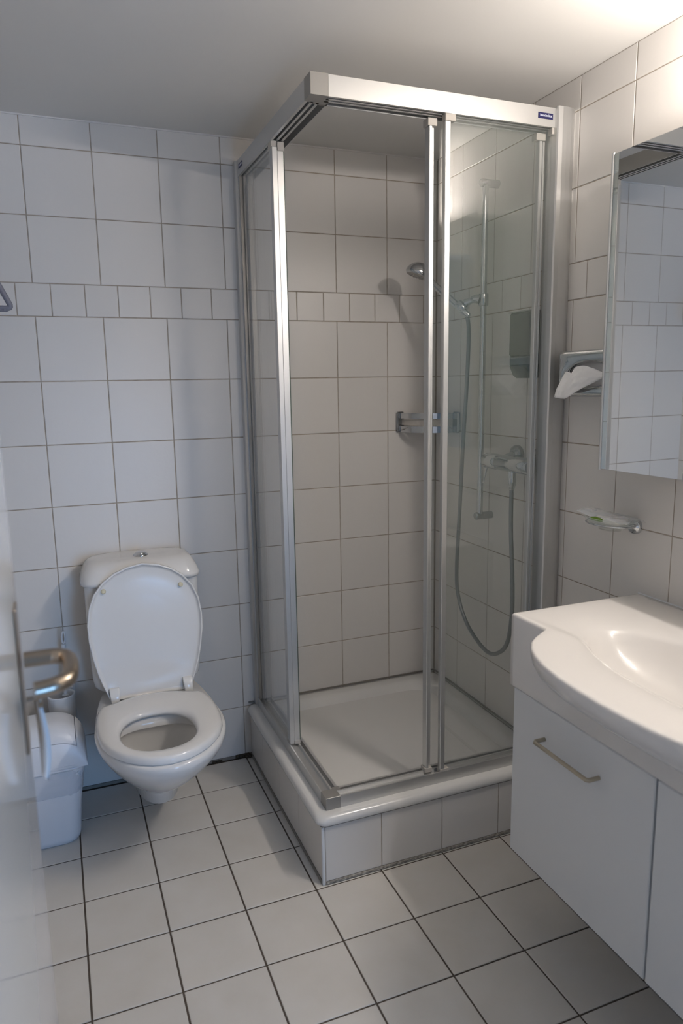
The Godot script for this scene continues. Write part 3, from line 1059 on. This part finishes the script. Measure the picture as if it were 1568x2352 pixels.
func waste_bin() -> void:
	var cx := -0.098
	var cz := 0.211
	var t := thing("waste_bin", "white plastic swing top waste bin with a bag, between door and toilet", "waste bin", Vector3(cx, 0, cz))
	var st := S()
	var rings := []
	for p in [[0.0, 0.185, 0.172, 0.04], [0.004, 0.2, 0.187, 0.045], [0.02, 0.208, 0.194, 0.045], [0.12, 0.224, 0.198, 0.045], [0.21, 0.250, 0.204, 0.045], [0.262, 0.270, 0.209, 0.045]]:
		rings.append(rrect(cx, cz, p[1], p[2], p[3], p[0], 7))
	loft(st, rings, 3)
	obj("body", st, M.bin_plastic, t)
	# bag folded over the rim, with creases
	st = S()
	rings = []
	var nz := FastNoiseLite.new()
	nz.seed = 5
	nz.frequency = 9.0
	for i in 14:
		var y := 0.165 + 0.082 * i / 13.0
		var w := 0.2275 + (y - 0.165) * 0.24
		var r := rrect(cx, cz, w + 0.012, 0.2045 + (y - 0.165) * 0.06, 0.046, y, 16)
		for k in r.size():
			var out := Vector3(r[k].x - cx, 0, r[k].z - cz).normalized()
			r[k] += out * (nz.get_noise_3d(r[k].x * 8, y * 40, r[k].z * 8) * 0.0022 - (0.002 if i == 0 else 0.0)) + Vector3(0, nz.get_noise_3d(r[k].x * 5, 3.0, r[k].z * 5) * 0.004 if i == 0 else 0.0, 0)
		rings.append(r)
	loft(st, rings, 0)
	obj("bag", st, M.plastic_film, t)
	# lid frame: a dome over the whole top
	var arch := func(s: float, a: float, lift: float) -> Vector3:
		# s from -1 to 1 across, a from 0 (front) to PI (back)
		var h := 0.132 * pow(maxf(1.0 - pow(absf(s), 3.4), 0.0), 0.42)
		var half := lerpf(0.105, 0.101, absf(s))
		var zc: float = cos(a)
		var zz := signf(zc) * pow(absf(zc), 0.62)
		return Vector3(cx + s * 0.139, 0.252 + (h + lift) * pow(maxf(sin(a), 0.0), 0.9), cz + zz * (half + lift))
	var patch := func(st_: SurfaceTool, s0: float, s1: float, a0: float, a1: float, ns: int, na: int, lift: float) -> void:
		var rows := []
		for i in ns + 1:
			var r := PackedVector3Array()
			for k in na + 1:
				r.append(arch.call(lerpf(s0, s1, float(i) / ns), lerpf(a0, a1, float(k) / na), lift))
			rows.append(r)
		loft(st_, rows, 0, false)
	st = S()
	patch.call(st, -1.0, -0.80, 0.0, PI, 8, 28, 0.0)
	patch.call(st, 0.80, 1.0, 0.0, PI, 10, 28, 0.0)
	patch.call(st, -0.80, 0.80, 0.0, 0.62, 20, 10, 0.0)
	patch.call(st, -0.80, 0.80, PI - 0.62, PI, 20, 10, 0.0)
	var skirt := []
	for p in [[0.247, 0.262, 0.206], [0.247, 0.272, 0.212], [0.2515, 0.2775, 0.2125], [0.254, 0.2765, 0.2105]]:
		skirt.append(rrect(cx, cz, p[1], p[2], 0.045, p[0], 7))
	loft(st, skirt, 0)
	var lid := obj("lid", st, M.bin_plastic, t)
	st = S()
	patch.call(st, -0.785, 0.785, 0.635, PI - 0.635, 24, 24, -0.002)
	obj("flap", st, M.bin_plastic, lid)
	st = S()
	patch.call(st, -0.83, 0.83, 0.58, PI - 0.58, 20, 20, -0.006)
	obj("flap_bed", st, M.bin_plastic, lid)


# ------------------------------------------------------------------ basin, cabinet, mirror

func vanity() -> void:
	var zc := 1.55
	var fx := 1.013
	var t := thing("vanity_cabinet", "white wall hung vanity cabinet with plain doors under the basin", "cabinet", Vector3(1.2, 0.217, zc))
	var st := S()
	box(st, Vector3(fx + 0.021, 0.219, 1.103), Vector3(XR - 0.0005, 0.648, 1.997), 0.001)
	obj("body", st, M.vanity_white, t)
	for k in 2:
		var z0: float = [1.100, 1.5505][k]
		var z1: float = [1.5455, 2.0][k]
		st = S()
		box(st, Vector3(fx, 0.217, z0), Vector3(fx + 0.0195, 0.6485, z1), 0.0022)
		var d := obj("door", st, M.vanity_white, t)
		st = S()
		var h0: float = [1.222, 1.70][k]
		var y := 0.571
		var pts := [Vector3(fx + 0.001, y, h0), Vector3(fx - 0.026, y, h0), Vector3(fx - 0.030, y, h0 + 0.004), Vector3(fx - 0.030, y, h0 + 0.174), Vector3(fx - 0.026, y, h0 + 0.178), Vector3(fx + 0.001, y, h0 + 0.178)]
		tube(st, pts, 0.0048, 12)
		obj("handle", st, M.brushed_beige, d)
	# basin
	t = thing("washbasin", "white ceramic washbasin with curved projecting front on the vanity cabinet", "washbasin", Vector3(1.2, 0.65, zc))
	var za := 1.083
	var zb := 2.017
	var front := func(z: float, amount: float) -> float:
		var s := absf(z - zc)
		var ss := [0.0, 0.06, 0.12, 0.18, 0.22, 0.255, 0.285, 0.305, 0.320, 0.331, 0.342]
		var ps := [0.153, 0.151, 0.145, 0.132, 0.119, 0.102, 0.080, 0.056, 0.032, 0.013, 0.0]
		var p := 0.0
		for k in ss.size() - 1:
			if s >= ss[k] and s <= ss[k + 1]:
				p = lerpf(ps[k], ps[k + 1], (s - ss[k]) / (ss[k + 1] - ss[k]))
		return fx - p * amount
	var nf := 72
	var nb := 24
	# outline at height y: front edge from far to near, then side, back, side; starts at the far front corner
	var outline := func(y: float, amount: float, inset: float) -> PackedVector3Array:
		var out := PackedVector3Array()
		for k in nf + 1:
			var z := lerpf(za + inset, zb - inset, float(k) / nf)
			out.append(Vector3(front.call(z, amount) + inset, y, z))
		for k in nb:
			out.append(Vector3(lerpf(fx + inset, XR - 0.001, float(k + 1) / nb), y, zb - inset))
		for k in nf:
			out.append(Vector3(XR - 0.001, y, lerpf(zb - inset, za + inset, float(k + 1) / nf)))
		for k in nb - 1:
			out.append(Vector3(lerpf(XR - 0.001, fx + inset, float(k + 1) / nb), y, za + inset))
		return out
	var rings := []
	for p in [[0.650, 0.0, 0.001], [0.651, 0.0, 0.0], [0.69, 0.0, 0.0], [0.705, 0.10, 0.0], [0.725, 0.33, 0.0], [0.75, 0.6, 0.0], [0.775, 0.82, 0.0], [0.797, 0.94, 0.0], [0.812, 0.985, 0.0], [0.824, 1.0, 0.0], [0.8285, 1.0, 0.0012], [0.8315, 1.0, 0.004], [0.832, 1.0, 0.008]]:
		rings.append(outline.call(p[0], p[1], p[2]))
	var rim: PackedVector3Array = rings[rings.size() - 1]
	var mid := Vector3(1.138, 0, zc)
	var to_ellipse := func(s: float, grow: float, y: float) -> PackedVector3Array:
		var out := PackedVector3Array()
		for v in rim:
			var d := Vector3(v.x - mid.x, 0, v.z - mid.z)
			var a := atan2(d.z / 0.315, d.x / 0.135)
			var e := Vector3(mid.x + cos(a) * 0.135 * grow, y, mid.z + sin(a) * 0.315 * grow)
			var q := v.lerp(e, s)
			q.y = y
			out.append(q)
		return out
	for p in [[0.12, 1.0, 0.8318], [0.25, 1.0, 0.8312], [0.4, 1.0, 0.8303], [0.55, 1.0, 0.829], [0.7, 1.0, 0.827], [0.85, 1.0, 0.8235], [0.95, 1.0, 0.8195], [1.0, 1.0, 0.8155], [1.0, 0.97, 0.808], [1.0, 0.93, 0.794], [1.0, 0.86, 0.772], [1.0, 0.74, 0.746], [1.0, 0.55, 0.726], [1.0, 0.3, 0.714], [1.0, 0.1, 0.710]]:
		rings.append(to_ellipse.call(p[0], p[1], p[2]))
	for r in rings:
		r.reverse()
	st = S()
	loft(st, rings, 3)
	obj("basin_body", st, M.basin_ceramic, t)
	st = S()
	box(st, Vector3(XR - 0.004, 0.830, za), Vector3(XR, 0.8345, zb), 0.001)
	obj("sealant", st, M.white_plastic, t)
	st = S()
	lathe(st, Vector3(1.138, 0.7105, zc), Vector3.UP, [Vector2(0.031, 0), Vector2(0.031, 0.003), Vector2(0.025, 0.004), Vector2(0.02, 0.001)], 24)
	obj("drain", st, M.chrome, t)
	# single lever tap, just outside the picture
	t = thing("basin_tap", "chrome basin tap at the back of the washbasin", "tap", Vector3(1.335, 0.832, zc))
	st = S()
	lathe(st, Vector3(1.335, 0.831, zc), Vector3.UP, [Vector2(0.026, 0), Vector2(0.026, 0.006), Vector2(0.022, 0.01), Vector2(0.022, 0.085), Vector2(0.02, 0.09)], 24)
	tube(st, [Vector3(1.33, 0.885, zc), Vector3(1.27, 0.90, zc), Vector3(1.215, 0.897, zc), Vector3(1.208, 0.885, zc)], [0.016, 0.014, 0.0125, 0.012], 16)
	obj("body", st, M.chrome, t)
	st = S()
	tube(st, [Vector3(1.335, 0.925, zc), Vector3(1.29, 0.945, zc), Vector3(1.25, 0.955, zc)], [0.012, 0.008, 0.006], 12)
	lathe(st, Vector3(1.335, 0.921, zc), Vector3.UP, [Vector2(0.022, 0), Vector2(0.0225, 0.012), Vector2(0.018, 0.02), Vector2(0.008, 0.023)], 24)
	obj("lever", st, M.chrome, t)


func mirror_cabinet() -> void:
	var y0 := 1.160
	var y1 := 1.896
	var t := thing("mirror_cabinet", "mirror cabinet with narrow mirror doors on the right wall above the basin", "mirror cabinet", Vector3(1.35, y0, 1.55))
	var st := S()
	box(st, Vector3(1.3105, y0 + 0.002, 1.054), Vector3(XR - 0.0005, y1 - 0.002, 2.046), 0.0015)
	obj("body", st, M.aluminium_cap, t)
	for k in 3:
		var z0: float = [1.050, 1.309, 1.80][k]
		var z1: float = [1.3045, 1.7955, 2.05][k]
		var d := Node3D.new()
		d.name = numbered(t, "door")
		t.add_child(d)
		var hinge := Vector3(1.3095, y0, z1 if k == 0 else z0)
		d.position = hinge - t.position
		d.rotation = Vector3(0, 0.0165, 0.004) if k == 0 else Vector3.ZERO
		O = hinge
		var keep := t.position
		# backing with thin metal edges
		st = S()
		box(st, Vector3(1.2935, y0, z0), Vector3(1.3085, y1, z1), 0.0008)
		obj("frame", st, M.aluminium, d)
		st = S()
		tube(st, [Vector3(1.2965, y0 - 0.002, z0 - 0.0055), Vector3(1.2965, y1 + 0.0025, z0 - 0.0055)], 0.0046, 14)
		obj("edge_strip", st, M.aluminium, d)
		# mirror sheet with bevelled left and right margins
		st = S()
		st.set_smooth_group(0xFFFFFFFF)
		var xa := 1.2933
		var xb := 1.2922
		var cols := [[z0 + 0.001, xa], [z0 + 0.0165, xb], [z1 - 0.0165, xb], [z1 - 0.001, xa]]
		for c in 3:
			quad(st, Vector3(cols[c][1], y0 + 0.001, cols[c][0]), Vector3(cols[c][1], y1 - 0.001, cols[c][0]), Vector3(cols[c + 1][1], y1 - 0.001, cols[c + 1][0]), Vector3(cols[c + 1][1], y0 + 0.001, cols[c + 1][0]))
		obj("mirror_glass", st, M.mirror, d)
		O = keep


func cabinet_lamp() -> void:
	# a frosted tube on two arms over the front edge of the cabinet, plus unseen strips added around it to block its sideways light
	var c := Vector3(1.28, 1.957, 1.60)
	var half := 0.20
	var t := thing("cabinet_lamp", "white lamp with a frosted tube on two arms on top of the mirror cabinet", "lamp", Vector3(1.35, 1.896, 1.60))
	var st := S()
	box(st, Vector3(1.325, 1.8965, c.z - 0.16), Vector3(1.385, 1.915, c.z + 0.16), 0.004)
	obj("base", st, M.white_plastic, t)
	for s in [-0.13, 0.13]:
		st = S()
		tube(st, spline([Vector3(1.362, 1.912, c.z + s), Vector3(1.356, c.y - 0.016, c.z + s), Vector3(1.335, c.y - 0.012, c.z + s), Vector3(1.318, c.y - 0.012, c.z + s)], 6), 0.006, 14)
		obj("arm", st, M.satin_chrome, t)
	st = S()
	tube(st, [c - Vector3(0, 0, half), c + Vector3(0, 0, half)], 0.024, 24)
	obj("diffuser_tube", st, M.lamp_diffuser, t)
	for p in [[Vector3(-0.058, 0, -half - 0.03), Vector3(-0.055, 0, half + 0.03)], [Vector3(0.055, 0, -half - 0.03), Vector3(0.058, 0, half + 0.03)], [Vector3(-0.055, 0, -half - 0.03), Vector3(0.055, 0, -half - 0.027)], [Vector3(-0.055, 0, half + 0.027), Vector3(0.055, 0, half + 0.03)]]:
		st = S()
		box(st, c + p[0] + Vector3(0, BLOCKER_LOW, 0), c + p[1] + Vector3(0, BLOCKER_TOP, 0))
		obj("added_light_blocker", st, M.white_plastic, t)
	for k in 4:
		var l := OmniLight3D.new()
		l.name = numbered(t, "lamp_light")
		l.position = c + Vector3(0, 0, -0.15 + 0.1 * k) - t.position
		l.light_color = LAMP_TINT
		l.light_energy = LAMP_ENERGY / 4.0
		l.light_size = 0.023
		l.omni_range = 8.0
		l.omni_attenuation = 2.0
		l.shadow_enabled = true
		t.add_child(l)


func tissue_box() -> void:
	var t := thing("tissue_dispenser", "chrome wall tissue dispenser between shower frame and mirror cabinet", "tissue dispenser", Vector3(XR, 1.335, 0.9))
	var z0 := 0.797
	var z1 := 1.032
	var y0 := 1.334
	var y1 := 1.459
	var xf := 1.344
	var n := 48
	var hole_c := Vector2(0.922, 1.393)
	var outline := func(x: float, inset: float) -> PackedVector3Array:
		var out := PackedVector3Array()
		for k in n:
			var a := TAU * k / n
			var c := cos(a)
			var s := sin(a)
			var m := maxf(absf(c), absf(s))
			out.append(Vector3(x, (y0 + y1) / 2 + s / m * ((y1 - y0) / 2 - inset), (z0 + z1) / 2 + c / m * ((z1 - z0) / 2 - inset)))
		return out
	var hole := func(x: float, grow: float) -> PackedVector3Array:
		var out := PackedVector3Array()
		for k in n:
			var a := TAU * k / n
			out.append(Vector3(x, hole_c.y + sin(a) * 0.031 * grow, hole_c.x + signf(cos(a)) * pow(absf(cos(a)), 0.8) * 0.083 * grow))
		return out
	var rings := [outline.call(XR - 0.0005, 0.0), outline.call(xf + 0.03, 0.0), outline.call(xf + 0.012, 0.001), outline.call(xf + 0.004, 0.004), outline.call(xf, 0.012), hole.call(xf + 0.0, 1.22), hole.call(xf + 0.003, 1.08), hole.call(xf + 0.008, 1.0), hole.call(xf + 0.012, 1.0)]
	for r in rings:
		r.reverse()
	var st := S()
	loft(st, rings, 0)
	obj("case", st, M.chrome, t)
	st = S()
	box(st, Vector3(xf + 0.022, y0 + 0.004, z0 + 0.004), Vector3(XR - 0.001, y1 - 0.004, z1 - 0.004))
	obj("tissue_stack", st, M.tissue_paper, t)
	# the tissue that hangs out
	t = thing("tissue", "white paper tissue hanging out of the chrome dispenser", "tissue", Vector3(1.335, 1.335, 0.87))
	st = S()
	var nz := FastNoiseLite.new()
	nz.seed = 9
	nz.frequency = 14.0
	var top := [Vector3(1.334, 1.400, 0.846), Vector3(1.330, 1.4015, 0.862), Vector3(1.338, 1.3995, 0.868), Vector3(1.334, 1.413, 0.885), Vector3(1.332, 1.4165, 0.92), Vector3(1.338, 1.408, 0.955), Vector3(1.346, 1.392, 0.992)]
	var low := [Vector3(1.322, 1.3345, 0.816), Vector3(1.318, 1.333, 0.828), Vector3(1.322, 1.331, 0.838), Vector3(1.320, 1.330, 0.853), Vector3(1.322, 1.332, 0.868), Vector3(1.330, 1.356, 0.916), Vector3(1.342, 1.384, 0.984)]
	var a_ := spline(top, 5)
	var b_ := spline(low, 5)
	var front_rings := []
	for side in 2:
		for i in 13:
			var r := PackedVector3Array()
			for k in a_.size():
				var f := i / 12.0 if side == 0 else 1.0 - i / 12.0
				var p: Vector3 = a_[k].lerp(b_[k], f)
				p.x += -0.004 * sin(f * PI) + nz.get_noise_2d(p.z * 2.0, f * 0.4) * 0.003 + side * 0.0006
				r.append(p)
			front_rings.append(r)
	loft(st, front_rings, 0, false)
	obj("sheet", st, M.tissue_paper, t)


func soap() -> void:
	var c := Vector3(1.335, 1.0, 1.043)
	var t := thing("soap_dish", "clear glass soap dish on a chrome wall holder beside the basin", "soap dish", c)
	var st := S()
	var rings := []
	for p in [[0.2, 0.0], [0.42, 0.0], [0.43, 0.006], [0.55, 0.008], [0.8, 0.016], [0.97, 0.028], [1.0, 0.031], [0.97, 0.0325], [0.93, 0.030], [0.75, 0.020], [0.5, 0.0125], [0.2, 0.011]]:
		var r := PackedVector3Array()
		for k in 36:
			var a := TAU * k / 36
			r.append(c + Vector3(cos(a) * 0.056 * p[0], p[1], -sin(a) * 0.080 * p[0]))
		rings.append(r)
	loft(st, rings, 3)
	obj("glass_bowl", st, M.dish_glass, t)
	st = S()
	lathe(st, Vector3(XR, 1.006, 1.062), Vector3.LEFT, [Vector2(0.021, 0), Vector2(0.021, 0.008), Vector2(0.018, 0.012), Vector2(0.010, 0.014), Vector2(0.009, 0.022)], 24)
	var loop := []
	for k in 37:
		var a := TAU * k / 36
		loop.append(c + Vector3(cos(a) * 0.049, 0.0165, -sin(a) * 0.071))
	tube(st, loop, 0.0024, 8, 0)
	obj("holder", st, M.chrome, t)
	t = thing("soap_packet", "wrapped white soap with a green print lying in the glass dish", "soap", c + Vector3(0, 0.015, 0))
	st = S()
	var bar := Transform3D(Basis(Vector3.UP, 0.12) * Basis(Vector3.RIGHT, 0.05), c + Vector3(0.0, 0.026, 0.006))
	var rr := []
	for p in [[0.8, -0.009], [0.97, -0.006], [1.0, 0.0], [0.97, 0.006], [0.8, 0.009]]:
		var r := PackedVector3Array()
		for v in rrect(0, 0, 0.05 * p[0], 0.075 * p[0], 0.014, p[1], 5):
			r.append(bar * v)
		rr.append(r)
	loft(st, rr, 3)
	obj("bar", st, M.soap_white, t)
	st = S()
	var green := []
	for p in [[0.5, -0.005], [1.0, -0.003], [1.0, 0.003], [0.5, 0.005]]:
		var r := PackedVector3Array()
		for v in rrect(-0.026, -0.026, 0.012 * p[0], 0.036 * p[0], 0.004, p[1] - 0.001, 4):
			r.append(bar * v)
		green.append(r)
	loft(st, green, 3)
	obj("print_patch", st, M.leaf_green, t)
	# crumpled clear wrapper lying over it
	st = S()
	var nz := FastNoiseLite.new()
	nz.seed = 3
	nz.frequency = 22.0
	var rows := []
	for i in 17:
		var r := PackedVector3Array()
		for k in 13:
			var u := i / 16.0 * 2 - 1
			var v := k / 12.0 * 2 - 1
			var p := Vector3(v * 0.036, 0.0115 + 0.004 * (1 - v * v) - 0.006 * absf(v) * absf(v) + 0.006 * maxf(-u - 0.5, 0.0), u * (0.086 if u < 0 else 0.075))
			p.y += nz.get_noise_2d(p.x * 1.5, p.z) * 0.006
			r.append(bar * p)
		rows.append(r)
	loft(st, rows, 0, false)
	obj("wrapper", st, M.plastic_film, t)


func towel_ring() -> void:
	var t := thing("towel_ring", "gray triangular towel ring at the left edge, high above the waste bin", "towel ring", Vector3(-0.15, 1.59, 0.25))
	var st := S()
	var pts := []
	var z := 0.25
	var corners := [Vector2(-0.117, 1.735), Vector2(-0.054, 1.598), Vector2(-0.180, 1.598)]
	for k in 3:
		var p: Vector2 = corners[k]
		var prev: Vector2 = corners[(k + 2) % 3]
		var next: Vector2 = corners[(k + 1) % 3]
		var a := p + (prev - p).normalized() * 0.014
		var b := p + (next - p).normalized() * 0.014
		for i in 6:
			var f := i / 5.0
			var q := a.lerp(p, f).lerp(p.lerp(b, f), f)
			pts.append(Vector3(q.x, q.y, z))
	pts.append(pts[0])
	tube(st, pts, 0.0075, 12, 0)
	obj("ring", st, M.gray_blue_plastic, t)
	st = S()
	box(st, Vector3(XL + 0.0005, 1.715, z - 0.02), Vector3(-0.102, 1.755, z + 0.02), 0.006)
	obj("wall_mount", st, M.gray_blue_plastic, t)
	st = S()
	box(st, Vector3(-0.172, 1.588, z - 0.009), Vector3(-0.064, 1.5965, z + 0.009), 0.003)
	lathe(st, Vector3(-0.072, 1.5925, z + 0.007), Vector3.BACK, [Vector2(0.0035, 0), Vector2(0.0035, 0.003), Vector2(0.002, 0.0032)], 12)
	obj("hook_bar", st, M.gray_blue_plastic, t)


func open_door() -> void:
	var fx := -0.036
	var t := thing("open_door", "white glossy bathroom door standing open at the left edge with a steel lever handle", "door", Vector3(-0.056, 0.0, 2.29))
	var st := S()
	box(st, Vector3(fx - 0.04, 0.006, 1.482), Vector3(fx, 1.985, 2.288), 0.002)
	obj("leaf", st, M.door_paint, t)
	st = S()
	box(st, Vector3(fx + 0.0003, 0.936, 1.528), Vector3(fx + 0.0032, 1.122, 1.568), 0.001)
	var plate := obj("handle_plate", st, M.steel_brushed, t)
	st = S()
	var y := 1.052
	tube(st, spline([Vector3(fx + 0.006, y, 1.548), Vector3(-0.006, y, 1.548), Vector3(0.006, y, 1.549), Vector3(0.018, y - 0.001, 1.556), Vector3(0.0225, y - 0.002, 1.572), Vector3(0.0225, y - 0.003, 1.602), Vector3(0.018, y - 0.004, 1.622), Vector3(0.006, y - 0.005, 1.632), Vector3(-0.006, y - 0.006, 1.635), Vector3(-0.017, y - 0.006, 1.637)], 5), 0.0098, 18)
	obj("lever", st, M.steel_brushed, plate)
	# key with a paper tag
	t = thing("door_key", "key with a white paper tag hanging below the door handle", "key", Vector3(fx + 0.02, 0.985, 1.548))
	st = S()
	tube(st, [Vector3(fx + 0.004, 1.000, 1.548), Vector3(fx + 0.018, 1.000, 1.548)], 0.003, 10)
	var loop := []
	for k in 17:
		var a := TAU * k / 16
		loop.append(Vector3(fx + 0.020 , 1.000 + 0.011 * sin(a), 1.548 + 0.011 * cos(a)))
	tube(st, loop, 0.0022, 8, 0)
	obj("key_bow", st, M.steel_brushed, t)
	st = S()
	var rows := []
	for i in 13:
		var f := i / 12.0
		var wz := 0.006 + 0.004 * sin(f * PI)
		var x := fx + 0.0165 + 0.004 * sin(f * 3.0)
		rows.append(PackedVector3Array([Vector3(x - wz * 0.7, 0.997 - f * 0.105, 1.549 - wz), Vector3(x + 0.0012, 0.997 - f * 0.105, 1.549 + 0.001), Vector3(x + wz * 0.7, 0.997 - f * 0.105, 1.549 + wz), Vector3(x - 0.0004, 0.997 - f * 0.105, 1.5495)]))
	loft(st, rows, 3)
	obj("paper_tag", st, M.tissue_paper, t)
